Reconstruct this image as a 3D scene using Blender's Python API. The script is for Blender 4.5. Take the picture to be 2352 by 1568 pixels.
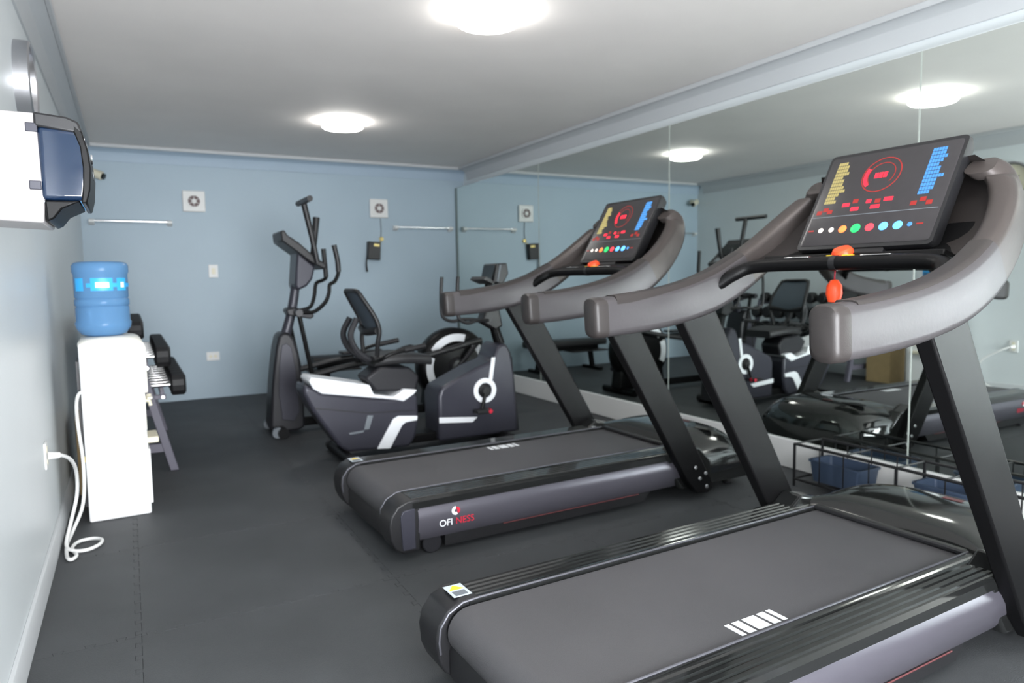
import bpy, bmesh, math, random
from mathutils import Vector, Matrix
random.seed(7)
R = math.radians
for o in list(bpy.data.objects): bpy.data.objects.remove(o)
SC = bpy.context.scene
COL = SC.collection

# ------------------------------------------------------------------ room dimensions (metres)
XL, XW, XM, YB, YF, ZC = -0.395, 4.03, 3.9126, 8.70, -1.35, 2.79   # left wall, right wall, mirror face, back wall, front wall, ceiling

# ------------------------------------------------------------------ camera
cam = bpy.data.cameras.new('camera'); camo = bpy.data.objects.new('camera', cam); COL.objects.link(camo)
cam.sensor_width = 36.0; cam.sensor_fit = 'HORIZONTAL'; cam.lens = 1609.23 / 2352 * 36
cam.clip_start = 0.02; cam.clip_end = 100
yaw, pit, rol = R(28.565), R(5.152), R(-0.93)
fw = Vector((math.sin(yaw)*math.cos(pit), math.cos(yaw)*math.cos(pit), -math.sin(pit)))
rt = Vector((math.cos(yaw), -math.sin(yaw), 0)); up = rt.cross(fw)
r2 = rt*math.cos(rol) + up*math.sin(rol); u2 = up*math.cos(rol) - rt*math.sin(rol)
m = Matrix((r2, u2, -fw)).transposed().to_4x4(); m.translation = (0, 0, 1.32)
camo.matrix_world = m
cam.dof.use_dof = True; cam.dof.focus_distance = 1.7; cam.dof.aperture_fstop = 3.6
SC.camera = camo

# ------------------------------------------------------------------ world, daylight, exposure
W = bpy.data.worlds.new('world'); SC.world = W; W.use_nodes = True
bg = W.node_tree.nodes['Background']; bg.inputs[0].default_value = (0.88, 0.94, 1.0, 1); bg.inputs[1].default_value = 3.0
SC.view_settings.view_transform = 'Standard'; SC.view_settings.look = 'None'
SC.view_settings.gamma = 1; SC.view_settings.use_curve_mapping = False
SC.view_settings.exposure = 1.1
al = bpy.data.lights.new('daylight', 'AREA'); al.shape = 'RECTANGLE'; al.size = 2.1; al.size_y = 2.1; al.energy = 225; al.color = (0.95, 0.97, 1.0)
alo = bpy.data.objects.new('daylight', al); COL.objects.link(alo); alo.location = (.8, YF-0.30, 1.0); alo.rotation_euler = (R(101), 0, 0)

# ------------------------------------------------------------------ materials
def mat(name, col, rough=.5, metal=0, bump=0, bscale=200, spec=.5, var=0, vscale=4, coat=0, emis=None, estr=0, trans=0, ior=1.45, stretch=None):
    M = bpy.data.materials.new(name); M.use_nodes = True
    nt = M.node_tree; b = nt.nodes['Principled BSDF']
    b.inputs['Base Color'].default_value = (*col, 1); b.inputs['Roughness'].default_value = rough
    b.inputs['Metallic'].default_value = metal; b.inputs['Specular IOR Level'].default_value = spec
    b.inputs['Coat Weight'].default_value = coat; b.inputs['Coat Roughness'].default_value = .08
    b.inputs['Transmission Weight'].default_value = trans; b.inputs['IOR'].default_value = ior
    if emis: b.inputs['Emission Color'].default_value = (*emis, 1); b.inputs['Emission Strength'].default_value = estr
    tc = nt.nodes.new('ShaderNodeTexCoord')
    src = tc.outputs['Object']
    if stretch:
        mp = nt.nodes.new('ShaderNodeMapping'); mp.inputs['Scale'].default_value = stretch
        nt.links.new(src, mp.inputs[0]); src = mp.outputs[0]
    if var:
        n = nt.nodes.new('ShaderNodeTexNoise'); n.inputs['Scale'].default_value = vscale; n.inputs['Detail'].default_value = 5
        nt.links.new(src, n.inputs['Vector'])
        rp = nt.nodes.new('ShaderNodeValToRGB')
        rp.color_ramp.elements[0].position = .3; rp.color_ramp.elements[1].position = .7
        rp.color_ramp.elements[0].color = (*[c*(1-var) for c in col], 1); rp.color_ramp.elements[1].color = (*[min(1, c*(1+var)) for c in col], 1)
        nt.links.new(n.outputs['Fac'], rp.inputs[0]); nt.links.new(rp.outputs[0], b.inputs['Base Color'])
    if bump:
        n2 = nt.nodes.new('ShaderNodeTexNoise'); n2.inputs['Scale'].default_value = bscale; n2.inputs['Detail'].default_value = 3
        nt.links.new(src, n2.inputs['Vector'])
        bp = nt.nodes.new('ShaderNodeBump'); bp.inputs['Strength'].default_value = bump; bp.inputs['Distance'].default_value = .01
        nt.links.new(n2.outputs['Fac'], bp.inputs['Height']); nt.links.new(bp.outputs[0], b.inputs['Normal'])
    return M
def srgb(r, g, b):
    f = lambda c: (c/255/12.92) if c/255 <= .04045 else ((c/255+.055)/1.055)**2.4
    return (f(r), f(g), f(b))
MT = dict(
    floor=mat('subfloor', srgb(40, 40, 42), .9),
    rubber=mat('rubber_tile', srgb(67, 69, 71), .62, bump=.35, bscale=260, var=.16, vscale=2.2, spec=.45),
    ceil=mat('ceiling_paint', srgb(232, 227, 223), .75, bump=.12, bscale=3, var=.03, vscale=1.5),
    wall_l=mat('light_wall_paint', srgb(214, 220, 222), .38, bump=.05, bscale=30, var=.015, vscale=2),
    wall_b=mat('blue_wall_paint', srgb(166, 184, 196), .45, bump=.05, bscale=30, var=.015, vscale=2),
    trim=mat('trim_paint', srgb(188, 191, 193), .5, bump=.03, bscale=20),
    trimb=mat('blue_trim_paint', srgb(166, 184, 200), .5, bump=.03, bscale=20),
    white=mat('white_gloss_paint', srgb(226, 226, 224), .35, bump=.02, bscale=20),
    mirror=mat('mirror_silver', (.80, .86, .83), .015, metal=1),
    edge=mat('mirror_edge', srgb(165, 172, 166), .4),
    dark=mat('corner_strip', srgb(112, 126, 128), .5),
    lampw=mat('lamp_diffuser', (1, 1, 1), .4, emis=(1, .985, .95), estr=13),
    lampb=mat('lamp_base', srgb(235, 235, 235), .4),
    gloss=mat('gloss_black', srgb(30, 31, 31), .10, coat=.5),
    black=mat('black_plastic', srgb(30, 30, 32), .42, bump=.04, bscale=400),
    satin=mat('satin_black', srgb(14, 14, 15), .4, spec=.2),
    belt=mat('belt_rubber', srgb(78, 77, 79), .55, bump=.25, bscale=500, var=.10, vscale=1.6, spec=.4),
    grey=mat('graphite_paint', srgb(86, 84, 92), .36, metal=.35, var=.03, vscale=2),
    silver=mat('pewter_rail', srgb(78, 75, 77), .42, metal=.4, bump=.03, bscale=60, var=.05, vscale=6),
    umber=mat('rail_top_grip', srgb(48, 44, 43), .45, bump=.05, bscale=300),
    chrome=mat('chrome', (.82, .82, .82), .15, metal=1, spec=.5),
    steel=mat('brushed_steel', (.5, .5, .52), .38, metal=1),
    trimm=mat('rail_trim', srgb(92, 92, 98), .45, metal=.6),
    body=mat('bike_graphite', srgb(57, 57, 66), .34, metal=.15, var=.04, vscale=3),
    bodyd=mat('bike_dark', srgb(36, 36, 40), .4),
    stripe=mat('white_plastic', srgb(238, 240, 244), .35),
    red=mat('red_plastic', srgb(200, 40, 62), .4),
    dred=mat('dull_red', srgb(92, 48, 50), .5),
    orange=mat('orange_plastic', srgb(255, 84, 40), .35),
    yellow=mat('yellow_print', srgb(240, 210, 60), .4),
    label=mat('label_print', srgb(196, 206, 214), .4),
    inkg=mat('grey_print', srgb(110, 116, 122), .5),
    mesh=mat('seat_mesh', srgb(74, 84, 94), .7, bump=.3, bscale=300),
    cushion=mat('seat_vinyl', srgb(44, 44, 46), .5, bump=.1, bscale=150),
    screen=mat('dark_screen', srgb(22, 26, 26), .12),
    face=mat('console_face', srgb(50, 48, 50), .3, var=.06, vscale=30),
    cream=mat('cream_plastic', srgb(243, 239, 228), .35),
    dispw=mat('white_dispenser_panel', srgb(246, 246, 246), .3),
    blue=mat('bottle_polycarbonate', srgb(112, 160, 205), .16, trans=.35, ior=1.2, spec=.6),
    cyan=mat('bottle_label', srgb(60, 178, 245), .4),
    smoke=mat('smoked_blue_cover', srgb(18, 36, 60), .08, coat=.6),
    pink=mat('dispenser_white', srgb(164, 160, 160), .4),
    tan=mat('cardboard', srgb(176, 152, 112), .8, var=.06, vscale=12),
    rackp=mat('rack_powder_coat', srgb(92, 90, 102), .5),
    iron=mat('rubber_head', srgb(28, 28, 30), .5, bump=.1, bscale=150),
    wire=mat('black_wire', srgb(28, 28, 30), .35),
    binp=mat('blue_bin_plastic', srgb(70, 84, 106), .3, trans=.2),
    brown=mat('fan_blades', srgb(120, 104, 104), .6),
    ivory=mat('ivory_plastic', srgb(226, 220, 198), .4),
    brass=mat('brass', srgb(196, 178, 116), .35, metal=.6),
    glow_r=mat('led_red', (.2, 0, 0), .4, emis=(1, .02, .05), estr=1.0),
    glow_d=mat('led_red_dim', srgb(110, 26, 26), .4, emis=(1, .05, .03), estr=.14),
    glow_y=mat('led_gold', srgb(60, 55, 30), .4, emis=(.62, .52, .2), estr=.45),
    glow_b=mat('led_blue', srgb(20, 50, 90), .4, emis=(.08, .34, .8), estr=.6),
    btn_w=mat('button_white', srgb(230, 215, 205), .4, emis=(1, .9, .8), estr=.5),
    btn_o=mat('button_orange', srgb(250, 110, 50), .4, emis=(1, .22, .06), estr=.6),
    btn_g=mat('button_green', srgb(30, 170, 80), .4, emis=(.02, .6, .15), estr=.55),
    btn_r=mat('button_red', srgb(230, 50, 60), .4, emis=(1, .06, .09), estr=.5),
    btn_b=mat('button_blue', srgb(70, 150, 240), .4, emis=(.12, .45, 1), estr=.8),
)
G = bpy.data.materials.new('clear_glass'); G.use_nodes = True; MT['glass'] = G
nt = G.node_tree; nt.nodes.clear()
o_ = nt.nodes.new('ShaderNodeOutputMaterial'); mx = nt.nodes.new('ShaderNodeMixShader'); tr = nt.nodes.new('ShaderNodeBsdfTransparent'); gl = nt.nodes.new('ShaderNodeBsdfGlossy')
mx.inputs[0].default_value = .06; gl.inputs['Roughness'].default_value = .02
nt.links.new(tr.outputs[0], mx.inputs[1]); nt.links.new(gl.outputs[0], mx.inputs[2]); nt.links.new(mx.outputs[0], o_.inputs[0])

# ------------------------------------------------------------------ mesh helpers
def B(): return bmesh.new()
def box(bm, x0, x1, y0, y1, z0, z1, M=None):
    vs = [bm.verts.new((x, y, z)) for x in (x0, x1) for y in (y0, y1) for z in (z0, z1)]
    for f in ((0,1,3,2),(4,6,7,5),(0,4,5,1),(2,3,7,6),(0,2,6,4),(1,5,7,3)): bm.faces.new([vs[i] for i in f])
    if M is not None: bmesh.ops.transform(bm, matrix=M, verts=vs)
    return bm
def prism(bm, poly, a, b, ax='y', M=None):
    mk = {'y': lambda p, t: (p[0], t, p[1]), 'z': lambda p, t: (p[0], p[1], t), 'x': lambda p, t: (t, p[0], p[1])}[ax]
    A = [bm.verts.new(mk(p, a)) for p in poly]; C = [bm.verts.new(mk(p, b)) for p in poly]; n = len(poly)
    bm.faces.new(A); bm.faces.new(C[::-1])
    for i in range(n): bm.faces.new((A[i], C[i], C[(i+1) % n], A[(i+1) % n]))
    if M is not None: bmesh.ops.transform(bm, matrix=M, verts=A+C)
    return bm
def smoothpath(pts, n=6):
    P = [Vector(p) for p in pts]; out = []
    Q = [P[0]*2-P[1]] + P + [P[-1]*2-P[-2]]
    for i in range(1, len(Q)-2):
        for k in range(n):
            t = k/n; a, b, c, d = Q[i-1], Q[i], Q[i+1], Q[i+2]
            out.append(.5*((2*b)+(c-a)*t+(2*a-5*b+4*c-d)*t*t+(3*b-a-3*c+d)*t**3))
    out.append(P[-1]); return out
def tube(bm, pts, r, seg=12, smooth=0):
    P = smoothpath(pts, smooth) if smooth else [Vector(p) for p in pts]
    rr = r if isinstance(r, (list, tuple)) else None
    rings = []; ref = None
    for i, p in enumerate(P):
        t = (P[min(i+1, len(P)-1)] - P[max(i-1, 0)]).normalized()
        if ref is None: ref = t.orthogonal().normalized()
        ref = (ref - t*ref.dot(t)).normalized(); bi = t.cross(ref)
        rad = r if rr is None else rr[0] + (rr[1]-rr[0])*i/(len(P)-1)
        rings.append([bm.verts.new(p + rad*(math.cos(2*math.pi*k/seg)*ref + math.sin(2*math.pi*k/seg)*bi)) for k in range(seg)])
    for a, b in zip(rings, rings[1:]):
        for k in range(seg): bm.faces.new((a[k], a[(k+1) % seg], b[(k+1) % seg], b[k]))
    bm.faces.new(rings[0][::-1]); bm.faces.new(rings[-1]); return bm
def lathe(bm, prof, seg=32, M=None):      # profile of (radius, height) about local z
    rings = []; vs = []
    for r, z in prof:
        if r < 1e-6: v = [bm.verts.new((0, 0, z))]
        else: v = [bm.verts.new((r*math.cos(2*math.pi*k/seg), r*math.sin(2*math.pi*k/seg), z)) for k in range(seg)]
        rings.append(v); vs += v
    for a, b in zip(rings, rings[1:]):
        for k in range(seg):
            k2 = (k+1) % seg
            if len(a) == 1 and len(b) == 1: continue
            if len(a) == 1: bm.faces.new((a[0], b[k], b[k2]))
            elif len(b) == 1: bm.faces.new((a[k], a[k2], b[0]))
            else: bm.faces.new((a[k], a[k2], b[k2], b[k]))
    if M is not None: bmesh.ops.transform(bm, matrix=M, verts=vs)
    return bm
def loft(bm, secs, cap=True, closed=True):
    rings = [[bm.verts.new(p) for p in s] for s in secs]; n = len(rings[0])
    for a, b in zip(rings, rings[1:]):
        for k in range(n if closed else n-1): bm.faces.new((a[k], a[(k+1) % n], b[(k+1) % n], b[k]))
    if cap: bm.faces.new(rings[0][::-1]); bm.faces.new(rings[-1])
    return bm
def rrect(w, h, r, n=4):
    out = []
    for cx, cy, a0 in ((w/2-r, h/2-r, 0), (-w/2+r, h/2-r, 90), (-w/2+r, -h/2+r, 180), (w/2-r, -h/2+r, 270)):
        for k in range(n+1):
            a = R(a0+90*k/n); out.append((cx+r*math.cos(a), cy+r*math.sin(a)))
    return out
def ring(bm, r0, r1, a0, a1, z0, z1, n=24, M=None):   # annulus sector about local z, with thickness
    secs = []
    for k in range(n+1):
        a = R(a0+(a1-a0)*k/n); c, s = math.cos(a), math.sin(a)
        secs.append([(r0*c, r0*s, z0), (r1*c, r1*s, z0), (r1*c, r1*s, z1), (r0*c, r0*s, z1)])
    st = len(bm.verts)
    loft(bm, secs, cap=abs(a1-a0) < 359.9)
    bm.verts.ensure_lookup_table()
    if M is not None: bmesh.ops.transform(bm, matrix=M, verts=bm.verts[st:])
    return bm
def obj(name, bm, mt, parent=None, bevel=0, seg=2, ang=35, loc=None):
    if not isinstance(bm, bpy.types.Mesh):
        bmesh.ops.recalc_face_normals(bm, faces=bm.faces)
        me = bpy.data.meshes.new(name); bm.to_mesh(me); bm.free()
        me.materials.append(MT[mt] if isinstance(mt, str) else mt)
        for p in me.polygons: p.use_smooth = True
        me.set_sharp_from_angle(angle=R(ang))
    else: me = bm
    o = bpy.data.objects.new(name, me); COL.objects.link(o)
    if parent: o.parent = parent
    if loc: o.location = loc
    if bevel:
        b = o.modifiers.new('bevel', 'BEVEL'); b.width = bevel; b.segments = seg; b.limit_method = 'ANGLE'; b.angle_limit = R(30); b.harden_normals = False
    return o
def tag(o, label, cat, group=None):
    o['label'] = label; o['category'] = cat
    if group: o['group'] = group
    return o
def thing(name, label, cat, loc=(0, 0, 0), rz=0, group=None):
    o = bpy.data.objects.new(name, None); COL.objects.link(o); o.location = loc; o.rotation_euler = (0, 0, rz); o.empty_display_size = .1
    return tag(o, label, cat, group)
def struct(name, bm, mt, parent=None, **k):
    o = obj(name, bm, mt, parent, **k)
    if not parent: o['kind'] = 'structure'
    return o
def dup(root, loc, label, rz=None):
    r = root.copy(); COL.objects.link(r); r.location = loc; r['label'] = label
    if rz is not None: r.rotation_euler = (0, 0, rz)
    for ch in list(root.children):
        c = ch.copy(); COL.objects.link(c); c.parent = r
        for g in ch.children:
            d = g.copy(); COL.objects.link(d); d.parent = c
    return r
def part_label(o, l): o['label'] = l; return o
def textmesh(s, size, M=None, ext=.0006):
    cu = bpy.data.curves.new('lettering', 'FONT'); cu.body = s; cu.size = size; cu.extrude = ext; cu.align_x = 'CENTER'; cu.align_y = 'CENTER'
    t = bpy.data.objects.new('lettering', cu); COL.objects.link(t); bpy.context.view_layer.update()
    me = bpy.data.meshes.new_from_object(t.evaluated_get(bpy.context.evaluated_depsgraph_get()))
    bpy.data.objects.remove(t)
    bm = B(); bm.from_mesh(me); bpy.data.meshes.remove(me)
    if M is not None: bmesh.ops.transform(bm, matrix=M, verts=bm.verts)
    return bm
RX, RY, RZ = (lambda a: Matrix.Rotation(R(a), 4, 'X')), (lambda a: Matrix.Rotation(R(a), 4, 'Y')), (lambda a: Matrix.Rotation(R(a), 4, 'Z'))
T = lambda x, y, z: Matrix.Translation((x, y, z))

# ------------------------------------------------------------------ room shell
fl = struct('floor', box(B(), XL-.15, XW+.15, YF-.15, YB+.15, -.12, -.012), 'floor')
def jig(p, q, out):            # interlocking edge from p to q, tongues standing off to the side given by out
    P, Q, O = Vector(p), Vector(q), Vector(out); d = (Q-P); n = 10; res = []
    for k in range(n):
        t0 = k/n
        for t, h in ((.18, 0), (.12, 1), (.48, 1), (.42, 0)):
            res.append(P + d*(t0+t/n*1.0+.02/n) + O*(h*.022))
    return [P] + res
def tile_poly(g=.0012):
    b = jig((0, 0), (1, 0), (0, 1)); r = jig((1, 0), (1, 1), (-1, 0)); t = jig((0, 1), (1, 1), (0, 1)); l = jig((0, 0), (0, 1), (-1, 0))
    t = [Vector((1, 1))] + t[1:][::-1]; l = [Vector((0, 1))] + l[1:][::-1]
    poly = b + r + t + l
    n = len(poly); outp = []
    for i in range(n):                     # shrink the outline a little so that the seam stays open
        a, c, e = poly[i-1], poly[i], poly[(i+1) % n]
        d1 = (c-a).normalized(); d2 = (e-c).normalized(); nn = Vector((-d1.y-d2.y, d1.x+d2.x))
        outp.append(c + (nn.normalized()*g if nn.length > 1e-6 else nn))
    return [(p.x, p.y) for p in outp]
TP = tile_poly()
tbm = prism(B(), TP, -.012, 0, 'z'); tile0 = obj('floor_tile', tbm, 'rubber', fl, ang=30)
tmesh = tile0.data; first = True
X0, Y0 = -1.03, -2.1
for i in range(6):
    for j in range(11):
        x, y = X0+i, Y0+j
        x1, y1 = x+1.03, y+1.03
        if x1 <= XL or x-.03 >= XW or y1 <= YF or y-.03 >= YB: continue
        inside = x-.03 >= XL and x1 <= XW and y-.03 >= YF and y1 <= YB
        dz = random.uniform(-.0008, .0004)
        if inside:
            if first: tile0.location = (x, y, dz); first = False
            else: obj('floor_tile', tmesh, None, fl, loc=(x, y, dz))
        else:
            bm = B(); bm.from_mesh(tmesh)
            for co, no in (((XL-x, 0, 0), (-1, 0, 0)), ((XW-x, 0, 0), (1, 0, 0)), ((0, YF-y, 0), (0, -1, 0)), ((0, YB-y, 0), (0, 1, 0))):
                bmesh.ops.bisect_plane(bm, geom=bm.verts[:]+bm.edges[:]+bm.faces[:], plane_co=co, plane_no=no, clear_outer=True)
            if len(bm.faces) > 2: obj('floor_tile', bm, 'rubber', fl, loc=(x, y, dz), ang=30)
            else: bm.free()
struct('ceiling', box(B(), XL-.15, XW+.15, YF-.15, YB+.15, ZC, ZC+.12), 'ceil')
struct('wall_left', box(B(), XL-.15, XL, YF-.15, YB+.15, 0, ZC), 'wall_l')
struct('wall_right', box(B(), XW, XW+.15, YF-.15, YB+.15, 0, ZC), 'wall_l')
struct('wall_back', box(B(), XL, XW, YB, YB+.15, 0, ZC), 'wall_b')
bm = B(); WX0, WX1, WZ = -.3, 1.9, 2.2
box(bm, XL, WX0, YF-.15, YF, 0, ZC); box(bm, WX1, XW, YF-.15, YF, 0, ZC); box(bm, WX0, WX1, YF-.15, YF, WZ, ZC)
struct('wall_front', bm, 'wall_l')
bm = B()
for x in (WX0, WX0+.71, WX0+1.42, WX1-.06): box(bm, x, x+.06, YF-.11, YF-.05, 0, WZ)
box(bm, WX0, WX1, YF-.11, YF-.05, 0, .08); box(bm, WX0, WX1, YF-.11, YF-.05, WZ-.06, WZ)
wn = struct('window_1', bm, 'white', bevel=.004)
for x in (WX0+.06, WX0+.77, WX0+1.48): obj('pane', box(B(), x, x+.65, YF-.083, YF-.077, .08, WZ-.06), 'glass', wn)
def cornice(name, a, b, side, mt, lipmt):       # coved moulding between wall and ceiling
    d0 = [(0, ZC-.165), (.012, ZC-.165), (.016, ZC-.15), (.022, ZC-.11), (.04, ZC-.07), (.07, ZC-.045), (.105, ZC-.035), (.105, ZC), (0, ZC)]
    lp = [(.105, ZC-.037), (.13, ZC-.037), (.13, ZC), (.105, ZC)]
    f = {'back': lambda p: (YB-p[0], p[1]), 'front': lambda p: (YF+p[0], p[1]), 'left': lambda p: (XL+p[0], p[1]), 'right': lambda p: (XW-p[0], p[1])}[side]
    ax = 'x' if side in ('back', 'front') else 'y'
    o = struct(name, prism(B(), [f(p) for p in d0], a, b, ax), mt, ang=25)
    obj('lip', prism(B(), [f(p) for p in lp], a, b, ax), lipmt, o, bevel=.004)
cornice('trim_1', XL+.001, XW-.001, 'back', 'trimb', 'trim')
cornice('trim_2', YF+.14, YB-.14, 'left', 'trim', 'trim')
cornice('trim_3', YF+.14, YB-.14, 'right', 'trim', 'trim')
cornice('trim_4', XL+.001, XW-.001, 'front', 'trim', 'trim')
struct('baseboard_left', prism(B(), [(XL, 0), (XL+.022, 0), (XL+.022, .085), (XL+.012, .105), (XL, .11)], YF, YB, 'y'), 'trim', bevel=.003)
struct('baseboard_right', box(B(), XM-.02, XW, YF, YB, 0, .195), 'white', bevel=.006)
bm = B(); box(bm, XM+.004, XW, YF, YB, .195, 2.535)
struct('wall_mirror_backing', bm, 'wall_l')
seams = [YB-.035, 6.537, 4.467, 2.409, .345, YF+.02]
mlab = ['tall wall mirror panel nearest the blue back wall', 'tall wall mirror panel behind the bikes and the farther treadmill', 'tall wall mirror panel behind the two treadmill consoles', 'tall wall mirror panel at the right edge behind the near treadmill', 'tall wall mirror panel beside the camera, outside the picture']
for k in range(5):
    y1, y0 = seams[k]-.003, seams[k+1]+.003
    mo = tag(obj('mirror_panel', box(B(), XM, XM+.004, y0, y1, .197, 2.53), 'mirror'), mlab[k], 'mirror', 'mirror panels on the right wall')
for k in range(1, 5):
    o = struct('trim_%d' % (k+4), box(B(), XM-.0025, XM+.004, seams[k]-.0035, seams[k]+.0035, .197, 2.53), 'edge')
struct('trim_9', box(B(), XM-.012, XM+.02, YB-.035, YB, .197, 2.53), 'dark', bevel=.003)

# ------------------------------------------------------------------ ceiling lights
def lamp():
    t = thing('ceiling_light', '', 'ceiling light', group='round ceiling lights')
    obj('base', lathe(B(), [(0, 0), (.165, 0), (.165, -.018), (0, -.018)], 40), 'lampb', t)
    obj('diffuser', lathe(B(), [(.15, -.016), (.182, -.018), (.188, -.03), (.185, -.055), (.172, -.066), (0, -.07)], 48), 'lampw', t)
    return t
l0 = lamp(); l0.location = (1.83, 3.58, ZC); l0['label'] = 'large round ceiling light at the top edge of the picture'
dup(l0, (1.825, 6.56, ZC), 'round ceiling light farther away, nearest the blue back wall')
dup(l0, (1.83, .6, ZC), 'round ceiling light above and behind the camera')

# ------------------------------------------------------------------ treadmills (local: u forward, v left, z up)
def treadmill():
    t = thing('treadmill', '', 'treadmill', group='treadmills facing the mirror')
    ZT = .285
    # running belt, wrapped round its rollers
    prof = []
    for k in range(13): a = R(90+180*k/12); prof.append((.115+.075*math.cos(a), ZT-.075+.075*math.sin(a)))
    for k in range(13): a = R(-90+180*k/12); prof.append((1.9+.075*math.cos(a), ZT-.075+.075*math.sin(a)))
    bl = obj('running_belt', prism(B(), prof, -.302, .302), 'belt', t, ang=40)
    x = .70
    for w in (.018, .03, .052, .03, .018):
        obj('print_bar', box(B(), x, x+w, -.285, -.215, ZT+.0003, ZT+.0012), 'stripe', bl); x += w+.012
    # chassis between the side panels
    bm = B(); prism(bm, [(.14, .07), (1.95, .07), (1.95, .19), (.14, .19)], -.31, .31)
    obj('chassis', bm, 'satin', t)
    for s in (-1, 1):
        v = lambda a: s*a
        # foot rail with long ridges
        sec = [(.312, .25), (.312, ZT+.012), (.325, ZT+.014), (.338, ZT+.012)]
        for k in range(4):
            a = .345+.027*k; sec += [(a, ZT+.007), (a+.004, ZT+.012), (a+.017, ZT+.012), (a+.021, ZT+.007)]
        sec += [(.455, ZT+.006), (.468, ZT-.004), (.47, ZT-.035), (.44, ZT-.04), (.44, .25)]
        obj('foot_rail', loft(B(), [[(u, v(a), z) for a, z in sec] for u in (.125, 1.84)]), 'gloss', t, ang=20)
        # silver trim along the belt, running down over the end cap
        pts = [(1.84, v(.314), ZT+.014), (.16, v(.314), ZT+.014), (.10, v(.314), ZT+.01), (.05, v(.314), ZT-.015), (.022, v(.314), ZT-.055), (.016, v(.314), ZT-.1), (.02, v(.314), ZT-.14)]
        obj('edge_trim', tube(B(), pts, .0042, 8), 'trimm', t)
        # bulging grey side panel
        sp = [(.44, .25), (.462, .247), (.474, .225), (.478, .19), (.472, .15), (.458, .11), (.44, .085), (.42, .08), (.42, .25)]
        pn = obj('side_panel', loft(B(), [[(u, v(a), z) for a, z in sp] for u in (.15, .3, 1.0, 1.9)]), 'grey', t, ang=40)
        MP = (T(.34, v(.4785), .175) @ (RX(90) if s < 0 else RZ(180) @ RX(90)))
        bm = textmesh('OFI', .046, MP @ T(-.052, -.018, 0)); part_label(obj('lettering', bm, 'stripe', pn), 'white letters of the maker mark')
        bm = textmesh('NESS', .046, MP @ T(.048, -.018, 0)); part_label(obj('lettering', bm, 'red', pn), 'red letters of the maker mark')
        part_label(obj('emblem', ring(B(), .008, .021, 90, 300, 0, .001, 20, MP @ T(.0, .035, 0)), 'stripe', pn), 'white half of the round mark')
        part_label(obj('emblem', ring(B(), .004, .017, -70, 100, .0002, .0014, 20, MP @ T(.006, .035, 0)), 'red', pn), 'red half of the round mark')
        lw = obj('lower_skirt', prism(B(), [(.3, .03), (1.55, .03), (1.6, .085), (.3, .085)], v(.36), v(.435)), 'black', t)
        obj('red_seam', tube(B(), [(.62, v(.446), .083), (1.5, v(.446), .083)], .003, 6), 'dred', t)
        # rear end cap
        cp = [(.16, ZT+.01), (.10, ZT+.008), (.05, ZT-.012), (.018, ZT-.055), (.008, ZT-.10), (.014, .12), (.035, .07), (.07, .045), (.16, .045)]
        c = obj('end_cap', prism(B(), cp, v(.318), v(.466)), 'black', t, bevel=.008, seg=3)
        obj('cap_insert', prism(B(), [(.135, .06), (.135, ZT-.03), (.075, ZT-.035), (.062, ZT-.06), (.07, .06)], v(.462), v(.472)), 'body', c, bevel=.004)
        obj('screw', lathe(B(), [(0, .004), (.006, .004), (.007, 0)], 10, T(.025, v(.40), .205) @ RY(-75)), 'steel', c)
        if s > 0:
            st = obj('warning_sticker', box(B(), .085, .15, .345, .435, ZT+.0165, ZT+.0172), 'label', t)
            obj('sticker_triangle', prism(B(), [(.09, .395), (.145, .395), (.118, .43)], ZT+.0172, ZT+.0176, 'z'), 'yellow', st)
            obj('sticker_text', box(B(), .095, .14, .352, .385, ZT+.0172, ZT+.0176), 'inkg', st)
            c.location.z = .006
        # wheels
        w = obj('wheel', lathe(B(), [(0, -.02), (.045, -.02), (.05, -.015), (.05, .015), (.045, .02), (0, .02)], 24, T(.24, v(.40), .05) @ RX(90)), 'bodyd', t)
        obj('foot', lathe(B(), [(0, 0), (.03, 0), (.032, .012), (.018, .03), (.014, .075), (0, .075)], 16, T(2.3, v(.36), 0)), 'black', t)
        # leaning upright
        upp = [(1.145, 1.19), (1.34, 1.22), (1.99, .12), (2.01, .055), (1.97, .032), (1.88, .04), (1.80, .13)]
        u_ = obj('upright', prism(B(), upp, v(.464), v(.522)), 'satin', t, bevel=.008, seg=3)
        for (a, z) in ((1.865, .20), (1.90, .13), (1.945, .155), (1.955, .075)):
            obj('bolt', lathe(B(), [(0, .008), (.009, .008), (.012, .005), (.012, 0)], 12, T(a, v(.521), z) @ RX(90 if s < 0 else -90)), 'steel', u_)
        obj('foot_sleeve', prism(B(), [(1.70, .27), (1.80, .34), (1.95, .30), (2.05, .2), (2.05, .06), (1.80, .06), (1.70, .2)], v(.36), v(.468)), 'gloss', t, bevel=.012, seg=3)
        # handrail: an outer pewter face wrapped over a darker grip, sweeping up into the arch behind the console
        ctl = [(.765, .492, 1.166), (.95, .492, 1.178), (1.15, .492, 1.203), (1.33, .492, 1.246), (1.48, .487, 1.31), (1.62, .47, 1.398), (1.735, .44, 1.497), (1.81, .40, 1.58), (1.838, .36, 1.64), (1.81, .318, 1.68)]
        hts = [.15, .155, .162, .17, .168, .155, .138, .12, .10, .085]
        path = smoothpath(ctl, 5); n = len(path)
        def section(i, side):
            p = path[i]; q = path[min(i+1, n-1)]-path[max(i-1, 0)]; q.y = 0; q.normalize(); nn = Vector((-q.z, 0, q.x))
            g = i/5; k = min(int(g), 8); h = hts[k]+(hts[k+1]-hts[k])*(g-k); th = .084 + .012*i/(n-1)
            return [Vector((p.x, v(p.y+a), p.z)) + nn*b for a, b in rrect(th, h, .03, 4)]
        k0 = 22
        hr = obj('handrail', loft(B(), [section(i, s) for i in range(0, k0+1)]), 'silver', t, ang=50)
        bm = B()
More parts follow.
